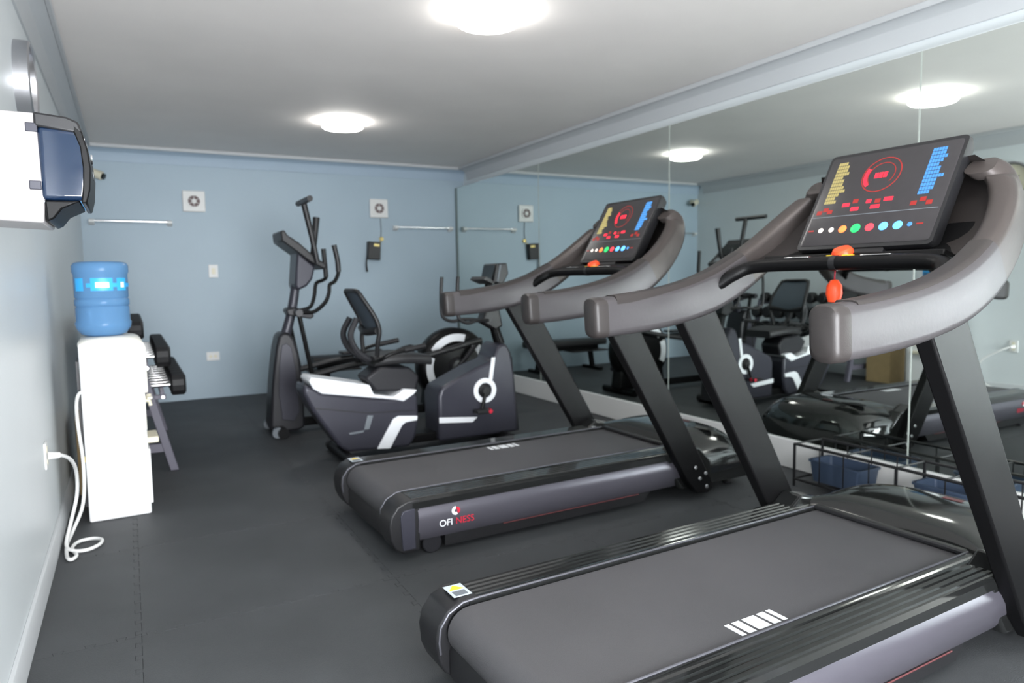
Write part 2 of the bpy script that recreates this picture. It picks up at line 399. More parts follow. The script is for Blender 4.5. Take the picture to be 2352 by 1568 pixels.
        e0 = section(0, s); cen = sum((Vector(q) for q in e0), Vector())/len(e0)
        loft(bm, [[cen+(Vector(q)-cen)*f+Vector((-d, 0, 0)) for q in e0] for f, d in ((1.02, -.03), (1.02, .012), (.95, .024), (.7, .03))])
        obj('rail_end', bm, 'umber', t, ang=50)
        obj('rail_arch', loft(B(), [section(i, s) for i in range(k0, n)]), 'grey_brown', t, ang=50)
        # dark padded top of the rail
        bm = B(); secs = []
        for i in range(2, k0+1):
            p = path[i]; q = path[i+1]-path[i-1]; q.y = 0; q.normalize(); nn = Vector((-q.z, 0, q.x)); g = i/5; k = min(int(g), 8); h = hts[k]+(hts[k+1]-hts[k])*(g-k)
            secs.append([Vector((p.x, v(p.y+a), p.z)) + nn*(h/2+b) for a, b in ((-.0425, -.03), (-.040, -.012), (-.03, .003), (.016, .004), (.03, -.0005), (.034, -.008), (.02, -.012), (-.03, -.02))])
        obj('grip_strip', loft(bm, secs), 'umber', t, ang=50)
    # shell behind the console joining the two arches
    shell = [(1.56, .43, 1.375), (1.66, .425, 1.43), (1.76, .405, 1.52), (1.825, .37, 1.61), (1.845, .335, 1.68), (1.80, .30, 1.72)]
    S = smoothpath(shell, 4); bm = B(); secs = []
    for k in range(13):
        f = -1+2*k/12; bow = .06*(1-f*f)
        secs.append([(p.x+bow, f*p.y, p.z) for p in S] + [(p.x+bow+.025, f*p.y, p.z-.012) for p in S[::-1]])
    obj('console_shell', loft(bm, secs), 'umber', t, ang=60)
    # underside tray and cross bar
    obj('accessory_tray', prism(B(), [(1.52, 1.372), (1.58, 1.35), (1.70, 1.39), (1.78, 1.47), (1.75, 1.49), (1.67, 1.415), (1.585, 1.378), (1.53, 1.395)], -.36, .36), 'satin', t, bevel=.006)
    cb = obj('cross_bar', tube(B(), [(1.36, -.485, 1.26), (1.42, -.42, 1.32), (1.475, -.34, 1.352), (1.48, 0, 1.356), (1.475, .34, 1.352), (1.42, .42, 1.32), (1.36, .485, 1.26)], .026, 14, 5), 'satin', t)
    for y in (-.16, .16): part_label(obj('pulse_plate', box(B(), 1.4665, 1.4885, y-.055, y+.055, 1.379, 1.3835), 'chrome', cb, bevel=.002), 'bright metal pulse sensor plate')
    obj('bar_joint', tube(B(), [(1.4805, -.012, 1.356), (1.4805, .012, 1.356)], .0285, 16), 'black', cb)
    es = obj('stop_key', lathe(B(), [(0, .028), (.03, .026), (.038, .014), (.038, 0)], 20, T(1.525, .0, 1.385) @ RY(-25)), 'orange', t); part_label(es, 'round orange emergency stop key')
    obj('key_plate', box(B(), 1.49, 1.56, -.045, .045, 1.376, 1.386), 'yellow', es)
    obj('safety_clip', lathe(B(), [(0, -.055), (.022, -.05), (.03, -.02), (.028, .01), (.014, .032), (0, .036)], 16, T(1.55, .05, 1.262)), 'orange', t)
    obj('clip_cord', tube(B(), [(1.55, .05, 1.295), (1.545, .045, 1.33), (1.53, .03, 1.375)], .0025, 6, 4), 'red', t)
    # console
    MF = Matrix(((0, .5, -.866, 1.61), (-1, 0, 0, 0), (0, .866, .5, 1.414), (0, 0, 0, 1)))      # face x right, y up, z towards the runner
    HW, HH = .27, .445
    bm = B(); loft(bm, [[MF @ Vector((a*HW/.27, b+HH/2, z)) for a, b in rrect(w, h, .02, 4)] for w, h, z in ((.44, .34, -.085), (.53, .43, -.055), (.545, HH+.005, -.02), (.54, HH, 0))])
    con = obj('console', bm, 'black', t, ang=35)
    bm = B(); loft(bm, [[MF @ Vector((a, b+HH/2, z)) for a, b in rrect(w, h, .012, 3)] for w, h, z in ((.515, HH-.03, -.003), (.515, HH-.03, .0012), (.51, HH-.034, .002))])
    fc = obj('console_face', bm, 'face', con, ang=35)
    P = lambda x, y: ((x-.5)*2*HW*.95, y*HH)
    def fbox(bm, x0, x1, y0, y1, z0=.002, z1=.0028): box(bm, x0, x1, y0, y1, z0, z1, MF)
    obj('divider', (lambda b: (fbox(b, -.25, .25, .145, .1475), b)[1])(B()), 'inkg', con)
    for name, mt, xs, shp, hh in (('profile_display', 'glow_y', .07, (5, 4, 5, 7, 6, 5, 5, 4, 6, 5, 5, 4), .19), ('profile_display', 'glow_b', .805, (4, 5, 5, 5, 7, 5, 5, 4, 5, 6, 5, 5), .19)):
        bm = B(); bx, by = P(xs, .47)
        for r_, nn in enumerate(shp):
            for c_ in range(nn): fbox(bm, bx+c_*.0102, bx+c_*.0102+.0085, by+r_*.0165, by+r_*.0165+.0135)
        obj(name, bm, mt, con)['kind'] = 'stuff'
    cx, cy = P(.47, .72)
    obj('speed_dial', ring(B(), .074, .078, 0, 360, .002, .0028, 48, MF @ T(cx, cy, 0)), 'glow_d', con)
    obj('speed_dial', ring(B(), .052, .055, -40, 220, .002, .0028, 40, MF @ T(cx, cy, 0)), 'glow_d', con)
    obj('speed_arc', ring(B(), .056, .07, 150, 225, .002, .0028, 24, MF @ T(cx, cy, 0)), 'glow_r', con)
    one = lambda nm, x0, x1, y0, y1, mt: obj(nm, (lambda q: (fbox(q, x0, x1, y0, y1), q)[1])(B()), mt, con)
    for k in range(3): one('digit', cx-.026+k*.018, cx-.026+k*.018+.014, cy-.014, cy+.010, 'glow_r')
    for x, y, w in ((.27, .44, .03), (.45, .455, .02), (.6, .46, .034), (.355, .39, .032), (.515, .395, .036)): a, b = P(x, y); one('readout', a-w/2, a+w/2, b-.008, b+.008, 'glow_r')
    for x, y in ((.06, .38), (.11, .405), (.15, .38), (.8, .39), (.86, .42), (.91, .385), (.34, .47), (.52, .45)): a, b = P(x, y); one('dim_key', a-.011, a+.011, b-.009, b+.009, 'glow_d')
    for x in (.05, .9): a, b = P(x, .19); one('dim_key', a-.012, a+.012, b-.003, b+.003, 'glow_d')
    for x, r_, mt in ((.135, .0105, 'btn_w'), (.225, .0105, 'btn_w'), (.32, .0165, 'btn_o'), (.425, .0195, 'btn_g'), (.535, .017, 'btn_r'), (.64, .0175, 'btn_b'), (.745, .0175, 'btn_b'), (.83, .009, 'glow_b')):
        a, b = P(x, .19); obj('button', lathe(B(), [(0, .006), (r_*.7, .0055), (r_, .003), (r_, .001)], 20, MF @ T(a, b, 0)), mt, con)
    bm = B(); loft(bm, [[MF @ Vector((a, b-.015, z)) for a, b in rrect(.2, .03, .01, 3)] for z in (-.06, -.005)])
    obj('cup_ledge', bm, 'black', con)
    # motor hood
    hp = [(1.835, ZT+.012), (1.86, .318), (1.92, .345), (2.0, .358), (2.15, .362), (2.28, .35), (2.38, .318), (2.45, .26), (2.48, .18), (2.485, .06)]
    H = smoothpath([(a, 0, b) for a, b in hp], 3); bm = B(); secs = []
    for k in range(21):
        s_ = -1+2*k/20; vv = .455*s_
        drop = 1-.42*abs(s_)**5; fr = .12*s_*s_
        secs.append([(p.x - fr*max(0, (p.x-2.0)/.48), vv, .06+(p.z-.06)*(1-(1-drop)*min(1, max(0, (p.x-1.84)/.12)))) for p in H])
    loft(bm, secs, cap=False, closed=False)
    for rowk in (0, -1):
        vs = [bm.verts.new(q) for q in secs[rowk]]; e = bm.verts.new((1.835, secs[rowk][0][1], .06)); bm.faces.new(vs+[e])
    bmesh.ops.remove_doubles(bm, verts=bm.verts, dist=1e-5)
    hd = obj('motor_hood', bm, 'gloss', t, ang=50)
    bm = B()
    obj('hood_vent', lathe(B(), [(.075, .002), (.06, .006), (0, .006)], 20, T(2.18, -.24, .352) @ Matrix.Diagonal((.7, 1.5, 1, 1))), 'satin', hd)
    obj('hood_badge', box(B(), 2.205, 2.235, -.10, -.02, .3605, .3615, T(0, 0, 0)), 'dred', hd)
    obj('belt_lip', box(B(), 1.815, 1.85, -.312, .312, ZT+.002, ZT+.022), 'black', t, bevel=.006)
    obj('rear_cover', prism(B(), [(.05, .06), (.13, .06), (.13, .20), (.075, .195), (.05, .15)], -.318, .318), 'black', t, bevel=.006)
    return t
MT['grey_brown'] = mat('arch_paint', srgb(76, 70, 68), .42, metal=.35, bump=.03, bscale=80)
tm = treadmill(); tm.location = (.785, 1.65, 0); tm.rotation_euler = (0, 0, R(1.5)); tm['label'] = 'near treadmill in the foreground with its large lit console at right'
tm2 = dup(tm, (.975, 3.50, 0), 'farther treadmill in the middle, with the maker mark on its grey side', R(1.2))
for ch in list(tm2.children):
    if ch.name.startswith(('safety_clip', 'clip_cord')): bpy.data.objects.remove(ch); continue      # the farther one has no hanging clip
    if ch.name.startswith('running_belt'):
        for g in ch.children: g.location = (.21, .50, 0)

# ------------------------------------------------------------------ recumbent bike
rb = thing('recumbent_bike', 'recumbent exercise bike with mesh seat back, white rail and ring round the crank', 'exercise bike', (1.9, 5.14, 0))
def rel(pts, ox): return [(a-ox, b) for a, b in pts]
def rpr(name, pts, y0, y1, mt, parent=rb, **k): return obj(name, prism(B(), rel(pts, 1.9), y0-5.14, y1-5.14), mt, parent, **k)
rail = rpr('seat_rail', [(1.05, .60), (1.04, .53), (1.10, .40), (1.28, .12), (1.34, .07), (1.82, .05), (1.87, .12), (1.90, .26), (1.895, .43), (1.86, .47), (1.70, .43), (1.54, .45), (1.16, .53)], 5.0, 5.28, 'body', bevel=.025, seg=3)
rpr('white_top', [(1.10, .645), (1.08, .62), (1.11, .56), (1.17, .52), (1.54, .455), (1.71, .425), (1.78, .405), (1.865, .455), (1.89, .485), (1.79, .50), (1.70, .45), (1.55, .48), (1.52, .555)], 4.99, 5.29, 'stripe', rail, bevel=.01)
rpr('white_stripe', [(1.885, .285), (1.73, .30), (1.69, .28), (1.67, .25), (1.56, .07), (1.66, .06), (1.76, .225), (1.79, .245), (1.88, .25)], 4.985, 5.295, 'stripe', rail, bevel=.006)
rpr('side_accent', [(1.495, .33), (1.54, .325), (1.505, .225), (1.465, .225)], 4.993, 5.0, 'inkg', rail, bevel=.002)
rpr('side_accent', [(1.35, .215), (1.47, .222), (1.46, .205), (1.36, .20)], 4.993, 5.0, 'inkg', rail, bevel=.002)
rpr('rail_seam', [(1.12, .425), (1.50, .35), (1.88, .33), (1.88, .325), (1.50, .343), (1.12, .415)], 4.996, 5.0, 'bodyd', rail)
fu = rpr('drive_housing', [(2.06, .06), (2.06, .42), (2.085, .48), (2.16, .515), (2.39, .615), (2.54, .665), (2.58, .77), (2.62, .80), (2.67, .79), (2.71, .72), (2.74, .53), (2.765, .06)], 4.99, 5.30, 'body', bevel=.03, seg=3)
rpr('front_edge', [(2.735, .06), (2.70, .70), (2.735, .68), (2.79, .06)], 5.02, 5.27, 'bodyd', fu, bevel=.01)
rpr('white_line', [(2.06, .252), (2.39, .222), (2.345, .185), (2.06, .208)], 4.983, 4.99, 'stripe', fu, bevel=.002)
rpr('white_line', [(2.525, .69), (2.56, .69), (2.53, .51), (2.495, .51)], 4.983, 4.99, 'stripe', fu, bevel=.002)
for s in (-1, 1):
    yy = 4.986 if s < 0 else 5.304
    obj('crank_ring', ring(B(), .062, .1, 0, 360, -.006, .006, 40, T(.56, yy-5.14, .43) @ RX(90)), 'stripe', fu)
    cr = obj('crank', tube(B(), [(.56, (yy-5.14)+s*.02, .43), (.56-.045*s*-1, (yy-5.14)+s*.035, .43+.15*s)], .014, 10), 'satin', rb)
    obj('hub', lathe(B(), [(0, .03), (.03, .03), (.04, .01), (.055, 0)], 20, T(.56, yy-5.14, .43) @ RX(90 if s < 0 else -90)), 'black', cr)
    pz = .43+.15*s; px = .56-.045*s*-1
    pd = obj('pedal', box(B(), px-.075, px+.045, (yy-5.14)+s*.03, (yy-5.14)+s*.12, pz-.016, pz+.012), 'black', cr, bevel=.006)
    part_label(obj('pedal_reflector', lathe(B(), [(0, .003), (.018, .003), (.02, 0)], 14, T(px+.046, (yy-5.14)+s*.075, pz) @ RY(90)), 'red', cr), 'small red reflector')
    obj('pedal_reflector', lathe(B(), [(0, .003), (.016, .003), (.018, 0)], 14, T(px+.035, (yy-5.14)+s*.1205, pz) @ RX(-90*s)), 'red', cr)
rpr('lower_beam', [(1.80, .06), (2.10, .06), (2.10, .13), (1.80, .13)], 5.05, 5.24, 'satin', bevel=.01)
for x in (1.33, 2.62):
    f = obj('foot_bar', tube(B(), [(x-1.9, -.28, .04), (x-1.9, .28, .04)], .04, 14), 'satin', rb)
    for y in (-.29, .29): obj('end_cap', tube(B(), [(x-1.9, y-.03, .042), (x-1.9, y+.03, .042)], .042, 14), 'black', f)
obj('mast', tube(B(), [(.78, .0, .78), (.74, .0, .90), (.69, .0, 1.08), (.69, .0, 1.32)], [.045, .032], 14, 4), 'satin', rb)
bm = B(); prism(bm, [(2.50, .97), (2.62, .90), (2.69, .93), (2.655, 1.12), (2.56, 1.12)], 5.09, 5.21, M=T(-1.9, -5.14, 0)); obj('mast_cover', bm, 'black', rb, bevel=.015, seg=3)
bm = B(); prism(bm, [(2.57, 1.29), (2.605, 1.44), (2.70, 1.445), (2.715, 1.36), (2.66, 1.27)], 5.02, 5.26, M=T(-1.9, -5.14, 0)); cn = obj('console', bm, 'black', rb, bevel=.012, seg=3)
bm = B(); prism(bm, [(2.5655, 1.31), (2.5965, 1.43), (2.598, 1.43), (2.567, 1.31)], 5.04, 5.24, M=T(-1.9, -5.14, 0)); obj('console_screen', bm, 'screen', cn)
obj('console_trim', prism(B(), rel([(2.60, 1.30), (2.63, 1.43), (2.645, 1.43), (2.615, 1.29)], 1.9), -.125, -.119), 'inkg', cn)
obj('book_ledge', prism(B(), rel([(2.48, 1.31), (2.50, 1.34), (2.52, 1.335), (2.58, 1.29), (2.57, 1.275)], 1.9), -.13, .13), 'black', cn, bevel=.004)
for s in (-1, 1):
    obj('front_handle', tube(B(), [(.66, s*.04, .98), (.52, s*.12, .99), (.43, s*.15, .975), (.36, s*.16, 1.0), (.335, s*.16, 1.06), (.335, s*.16, 1.22), (.345, s*.16, 1.34)], .014, 10, 4), 'black', rb)
# seat on its carriage
obj('seat_carriage', prism(B(), rel([(1.50, .60), (1.58, .49), (1.90, .47), (1.93, .58), (1.85, .66), (1.62, .68)], 1.9), -.10, .14), 'bodyd', rb, bevel=.02)
bm = B(); secs = []
for k in range(11):
    a = k/10; x = 1.58+.46*a; w = .17+.05*math.sin(math.pi*min(1, a*.9+.1)); z = .715+.02*math.sin(math.pi*a)-.02*a
    secs.append([(x-1.9, .08+b*w/.2, z+c) for b, c in [(p, q) for p, q in rrect(.4, .075, .035, 4)]])
obj('seat_cushion', loft(bm, secs), 'cushion', rb, ang=60)
bk = [(1.60, .76), (1.60, .86), (1.61, .95), (1.585, 1.04), (1.53, 1.14), (1.475, 1.235)]
BP = smoothpath([(a-1.9, 0, b) for a, b in bk], 4); bm = B(); nB = len(BP)
def bw(i): f = i/(nB-1); return .15+.07*math.sin(math.pi*(f*.8+.1))
bf = obj('backrest_frame', tube(bm, [(p.x, .08-bw(i), p.z) for i, p in enumerate(BP)] + [(BP[-1].x-.01, .08+y, BP[-1].z+.012) for y in (-.12, -.06, .0, .06, .12)] + [(p.x, .08+bw(i), p.z) for i, p in reversed(list(enumerate(BP)))], .017, 10), 'black', rb, ang=60)
bm = B(); secs = []
for i, p in enumerate(BP):
    if i < nB*.32: continue
    w = bw(i); secs.append([(p.x-.02*(1-(y/w)**2)+d, .08+y, p.z) for d in (0, .006) for y in ([-w, -w*.5, 0, w*.5, w] if d == 0 else [w, w*.5, 0, -w*.5, -w])])
obj('backrest_mesh', loft(bm, secs), 'mesh', bf, ang=60)
obj('lumbar_bar', tube(B(), [(-.30, -.13, .95), (-.33, .08, .93), (-.30, .29, .95)], .028, 10, 5), 'black', bf)
for s in (-1, 1):
    obj('back_support', tube(B(), [(-.30, .08+s*.09, .70), (-.43, .08+s*.10, .80), (-.475, .08+s*.10, .92), (-.42, .08+s*.09, 1.04)], .024, 10, 4), 'bodyd', rb)
    h = obj('seat_handle', tube(B(), [(-.33, .08+s*.16, .71), (-.30, .08+s*.27, .74), (-.22, .08+s*.30, .785), (.03, .08+s*.30, .825)], .014, 10, 4), 'satin', rb)
    obj('grip', tube(B(), [(-.13, .08+s*.30, .802), (.035, .08+s*.30, .826)], .02, 10), 'black', h)

# ------------------------------------------------------------------ elliptical trainer
el = thing('elliptical_trainer', 'black elliptical trainer with tall mast, T bar and large flywheel disc with white arcs', 'elliptical trainer', (1.9, 6.3, 0))
E_ = lambda x, y, z: (x-1.9, y-6.3, z)
tw = obj('front_tower', prism(B(), rel([(1.10, .86), (1.135, .89), (1.19, .885), (1.23, .83), (1.265, .70), (1.29, .38), (1.29, .06), (1.24, .03), (1.02, .03), (1.0, .10), (1.03, .45), (1.05, .60), (1.075, .76)], 1.9), -.13, .13), 'bodyd', el, bevel=.03, seg=3)
for s in (-1, 1): obj('tower_panel', prism(B(), rel([(1.12, .78), (1.16, .80), (1.20, .76), (1.23, .55), (1.245, .20), (1.20, .12), (1.10, .14), (1.08, .35), (1.095, .62)], 1.9), s*.128, s*.137), 'body', tw, bevel=.004)
obj('front_foot', tube(B(), [(-.82, -.28, .045), (-.82, .28, .045)], .045, 14), 'satin', el)
for s in (-1, 1): obj('transport_wheel', lathe(B(), [(0, -.02), (.045, -.02), (.05, 0), (.045, .02), (0, .02)], 18, T(-.86, s*.22, .05) @ RX(90)), 'inkg', el)
obj('rear_foot', tube(B(), [(1.12, -.28, .04), (1.12, .28, .04)], .04, 14), 'satin', el)
obj('base_beam', prism(B(), rel([(1.2, .05), (3.0, .05), (3.0, .13), (1.2, .13)], 1.9), -.05, .05), 'satin', el, bevel=.01)
obj('mast', tube(B(), [E_(1.17, 6.3, .84), E_(1.20, 6.3, .92), E_(1.245, 6.3, 1.08), E_(1.28, 6.3, 1.26), E_(1.31, 6.3, 1.42)], [.045, .036], 14, 3), 'body', el)
obj('pivot_axle', tube(B(), [E_(1.24, 5.97, 1.06), E_(1.26, 6.63, 1.06)], .03, 12), 'bodyd', el)
obj('pivot_block', prism(B(), rel([(1.16, 1.09), (1.17, 1.04), (1.36, 1.0), (1.39, 1.02), (1.38, 1.07), (1.24, 1.1)], 1.9), -.2, -.06), 'bodyd', el, bevel=.01)
cb = obj('console_body', prism(B(), rel([(1.28, 1.58), (1.25, 1.28), (1.275, 1.245), (1.35, 1.28), (1.40, 1.34), (1.43, 1.45)], 1.9), -.15, .15), 'body', el, bevel=.02, seg=3)
cp = obj('console_panel', prism(B(), rel([(1.14, 1.74), (1.17, 1.755), (1.20, 1.71), (1.31, 1.63), (1.42, 1.53), (1.52, 1.46), (1.50, 1.42), (1.37, 1.49), (1.25, 1.585), (1.15, 1.66)], 1.9), -.2, .2), 'black', el, bevel=.012, seg=3)
obj('console_screen', prism(B(), rel([(1.23, 1.693), (1.30, 1.642), (1.395, 1.556), (1.399, 1.560), (1.304, 1.647), (1.234, 1.698)], 1.9), -.14, .14), 'screen', cp)
obj('screen_bezel', prism(B(), rel([(1.43, 1.523), (1.49, 1.482), (1.492, 1.486), (1.432, 1.528)], 1.9), -.12, .12), 'inkg', cp)
obj('t_pole', tube(B(), [E_(1.43, 6.08, 1.48), E_(1.39, 6.07, 1.70), E_(1.33, 6.06, 1.985)], [.022, .026], 12), 'black', el)
obj('t_bar', tube(B(), [E_(1.32, 5.77, 1.985), E_(1.32, 6.22, 1.985)], .024, 12), 'black', el)
obj('rear_pole', tube(B(), [E_(1.44, 6.33, 1.5), E_(1.47, 6.34, 1.66), E_(1.50, 6.35, 1.885)], [.02, .03], 12), 'black', el)
for s, pts in ((-1, [(1.57, 1.63), (1.595, 1.50), (1.60, 1.40), (1.565, 1.32), (1.52, 1.29), (1.51, 1.22), (1.475, 1.14), (1.38, 1.065), (1.27, 1.06)]), (1, [(1.60, 1.62), (1.61, 1.45), (1.615, 1.36), (1.58, 1.33), (1.52, 1.30), (1.50, 1.19), (1.46, 1.09), (1.36, 1.06), (1.27, 1.06)])):
    y = 6.05 if s < 0 else 6.55
    arm = obj('moving_arm', tube(B(), [E_(a, y, b) for a, b in pts], .017, 10, 4), 'satin', el)
    obj('grip', tube(B(), [E_(a, y, b) for a, b in (pts[0], pts[1], pts[2])], .022, 12, 3), 'black', arm)
    obj('swing_link', tube(B(), [E_(1.25, y, 1.05), E_(1.345, y, .50)], .02, 10), 'satin', el)
    pl = obj('pedal_beam', tube(B(), [E_(1.335, y, .52), E_(1.75, y, .59), E_(2.2, y, .60), E_(2.50, y, .64), E_(2.98, y+(.05 if s < 0 else -.05), .73 if s < 0 else .25)], .026, 10, 4), 'black', el)
    obj('foot_plate', prism(B(), [(a-1.9, b-6.3) for a, b in ((1.72, y-.07), (2.10, y-.09), (2.13, y), (2.10, y+.09), (1.72, y+.07))], .635, .66, 'z'), 'bodyd', pl, bevel=.008)
# flywheel disc
DX, DZ = 2.76-1.9, .475
dc = obj('flywheel_housing', lathe(B(), [(0, -.10), (.30, -.10), (.355, -.085), (.375, -.05), (.375, .05), (.355, .085), (.30, .10), (0, .10)], 56, T(DX, 0, DZ) @ RX(90)), 'satin', el, ang=50)
for s in (-1, 1):
    M_ = T(DX, s*.105, DZ) @ (RX(90) if s < 0 else RX(90) @ RY(180) @ Matrix.Diagonal((1, 1, 1, 1)))
    for a0, a1 in ((72, 146), (158, 206), (22, 50), (232, 300)):
        bm = B(); ring(bm, .248, .32, a0, a1, -.006, .006, 20, M_); obj('white_arc', bm, 'stripe', dc, bevel=.003)
    obj('crank_arm', tube(B(), [(DX, s*.13, DZ), (2.98-1.9, s*.18, .73 if s < 0 else .25)], .022, 10), 'bodyd', el)
    obj('hub_cap', lathe(B(), [(0, .04), (.06, .035), (.09, .0)], 24, T(DX, s*.1, DZ) @ RX(90 if s < 0 else -90)), 'bodyd', dc)
obj('housing_skirt', prism(B(), rel([(2.42, .05), (3.10, .05), (3.06, .30), (2.46, .30)], 1.9), -.085, .085), 'satin', el, bevel=.03)

# ------------------------------------------------------------------ flat bench by the back wall
fb = thing('flat_bench', 'low black padded exercise bench along the blue back wall, behind the bikes', 'bench', (2.45, 8.3, 0))
bm = B(); loft(bm, [[(x, a, .40+b) for a, b in rrect(.28, .09, .03, 4)] for x in (-.62, -.61, .61, .62)]); obj('pad', bm, 'cushion', fb, ang=60)
obj('beam', box(B(), -.55, .55, -.03, .03, .29, .355), 'satin', fb, bevel=.004)
for x in (-.42, .42):
    obj('leg', prism(B(), [(x-.03, .30), (x+.03, .30), (x+.03+x*.1, .04), (x-.03+x*.1, .04)], -.025, .025), 'satin', fb)
    obj('foot', box(B(), x*1.1-.03, x*1.1+.03, -.22, .22, 0, .045), 'satin', fb, bevel=.006)
obj('back_pad', box(B(), -.66, -.05, -.13, .13, .265, .285), 'cushion', fb, bevel=.008)

# ------------------------------------------------------------------ dumbbell rack and dumbbells
rk = thing('dumbbell_rack', 'grey steel A frame dumbbell rack along the left wall', 'rack', (-.02, 6.25, 0))
for y in (5.47, 7.02):
    dy = y-6.25
    obj('leg', prism(B(), [(.21, 0), (.265, 0), (.03, .98), (-.025, .98)], dy-.025, dy+.025), 'rackp', rk, bevel=.004)
    obj('leg', prism(B(), [(-.33, 0), (-.275, 0), (-.17, 1.0), (-.225, 1.0)], dy-.025, dy+.025), 'rackp', rk, bevel=.004)
    obj('cross_piece', box(B(), -.27, .19, dy-.02, dy+.02, .14, .20), 'rackp', rk, bevel=.003)
    obj('cross_piece', box(B(), -.22, .02, dy-.02, dy+.02, .90, .95), 'rackp', rk, bevel=.003)
TI = ((.15, .595, 9), (.06, .805, 8), (-.10, 1.00, 8))
for cx_, cz, n in TI:
    for d in (-.036, .036):
        obj('shelf_rail', box(B(), cx_+d-.014, cx_+d+.014, -.80, .80, cz-.05, cz-.018, None), 'rackp', rk, bevel=.003)
    for y in (-.78, .77): obj('shelf_bracket', box(B(), cx_-.06, cx_+.06, y-.02, y+.02, cz-.08, cz-.05), 'rackp', rk, bevel=.002)
    for y in (-.80, .80): obj('bolt', lathe(B(), [(0, .012), (.012, .012), (.014, 0)], 10, T(cx_+.04, y, cz-.065) @ RX(90 if y < 0 else -90)), 'chrome', rk)
def dumbbell(hr):
    t = thing('dumbbell', '', 'dumbbell', group='dumbbells on the rack')
    obj('handle', lathe(B(), [(0, -.1), (.012, -.1), (.012, -.06), (.0155, -.02), (.0155, .02), (.012, .06), (.012, .1), (0, .1)], 14, RY(90)), 'chrome', t)
    for s in (-1, 1):
        a, b = s*.078, s*.178
        prof = [(0, a), (hr*.8, a), (hr, a+s*.012), (hr, b-s*.015), (hr*.82, b), (0, b)]
        if s < 0: prof = prof[::-1]
        obj('head', lathe(B(), prof, 12, RY(90)), 'iron', t, ang=25)
    return t
sizes = (.08, .078, .068); first_d = {}
tn = ('lower', 'middle', 'top'); on = ('nearest', 'second', 'third', 'fourth', 'fifth', 'sixth', 'seventh', 'eighth', 'farthest')
for k, (cx_, cz, n) in enumerate(TI):
    d0 = dumbbell(sizes[k])
    for i in range(n):
        l = 'black dumbbell on the %s rack tier, %s from the water dispenser' % (tn[k], on[i] if i < n-1 else 'farthest')
        loc = (cx_, 5.60+i*(1.30/(n-1)), cz)
        if i == 0: d0.location = loc; d0['label'] = l
        else: dup(d0, loc, l)

# ------------------------------------------------------------------ cardboard box between dispenser and rack
cbx = thing('cardboard_box', 'tan cardboard box on the floor between the water dispenser and the dumbbell rack', 'box', (-.19, 5.25, 0))
obj('carton', box(B(), -.15, .15, -.15, .15, 0, .50), 'tan', cbx, bevel=.004)
for s in (-1, 1): obj('flap', box(B(), min(0, s*.15)+.002, max(0, s*.15)-.002, -.148, .148, .501, .505), 'tan', cbx)
obj('tape', box(B(), -.025, .025, -.152, .152, .44, .5062), 'ivory', cbx)

# ------------------------------------------------------------------ water dispenser and bottle
wd = thing('water_dispenser', 'tall white water dispenser standing by the left wall', 'water dispenser', (-.11, 4.66, 0), R(1.5))
bd = obj('cabinet', prism(B(), [(-.158, 0), (.152, 0), (.155, .30), (.15, .62), (.15, 1.0), (-.155, 1.0)], -.19, .19), 'dispw', wd, bevel=.012, seg=3)
obj('top_cover', loft(B(), [[(a, b*1.18, z) for a, b in rrect(w, w, r, 5)] for w, r, z in ((.316, .03, .985), (.316, .03, 1.0), (.29, .05, 1.018), (.25, .1, 1.03), (.2, .095, 1.032))]), 'cream', wd, ang=40)
obj('front_panel', prism(B(), [(.148, .70), (.172, .70), (.172, .96), (.16, .995), (.148, .995)], -.16, .16), 'cream', wd, bevel=.006)
obj('tap_recess', box(B(), .148, .156, -.13, .13, .48, .695), 'cream', wd)
for y in (-.06, .06):
    tp = obj('tap', tube(B(), [(.15, y, .64), (.18, y, .64), (.183, y, .61)], .012, 10), 'ivory', wd)
    obj('tap_lever', box(B(), .17, .195, y-.012, y+.012, .65, .662), 'ivory', tp)
obj('drip_tray', box(B(), .15, .215, -.11, .11, .395, .43), 'ivory', wd, bevel=.006)
obj('storage_door', prism(B(), [(.15, .05), (.165, .05), (.165, .37), (.15, .37)], -.15, .15), 'dispw', wd, bevel=.005)
obj('rear_grille', box(B(), -.172, -.156, -.13, .13, .08, .9), 'bodyd', wd)
hg = obj('hinge', box(B(), -.166, -.15, -.164, -.14, .34, .37), 'yellow', wd)
MC = Matrix.Rotation(R(-1.5), 4, 'Z')
cd = [(-.16, 4.62, .68), (-.235, 4.52, .73), (-.275, 4.46, .72), (-.285, 4.44, .60), (-.27, 4.42, .35), (-.28, 4.36, .15), (-.33, 4.27, .03), (-.345, 4.10, .018), (-.335, 3.93, .012), (-.315, 3.88, .011), (-.295, 3.93, .011), (-.32, 4.04, .012), (-.30, 4.13, .012), (-.24, 4.15, .012), (-.195, 4.11, .012), (-.20, 4.04, .012), (-.25, 3.98, .013), (-.31, 3.985, .018), (-.345, 4.06, .03), (-.33, 4.20, .10), (-.30, 4.27, .22), (-.29, 4.20, .36), (-.30, 4.05, .46), (-.335, 3.97, .505), (-.365, 3.95, .51)]
co = obj('power_cord', tube(B(), [MC @ (Vector(p)-Vector((-.11, 4.66, 0))) for p in cd], .0085, 8, 5), 'white', wd)
obj('plug', tube(B(), [MC @ (Vector(p)-Vector((-.11, 4.66, 0))) for p in ((-.335, 3.96, .507), (-.385, 3.945, .512))], [.014, .02], 10), 'white', co)
wb = thing('water_bottle', 'large blue water bottle upside down on the white dispenser', 'water bottle', (-.135, 4.64, 1.033))
prof = [(0, .0), (.09, .0), (.115, .012), (.137, .045), (.142, .075), (.136, .085), (.136, .16), (.131, .167), (.138, .174), (.138, .205), (.131, .212), (.136, .219), (.136, .345), (.142, .36), (.142, .395), (.132, .412), (.11, .418), (0, .41)]
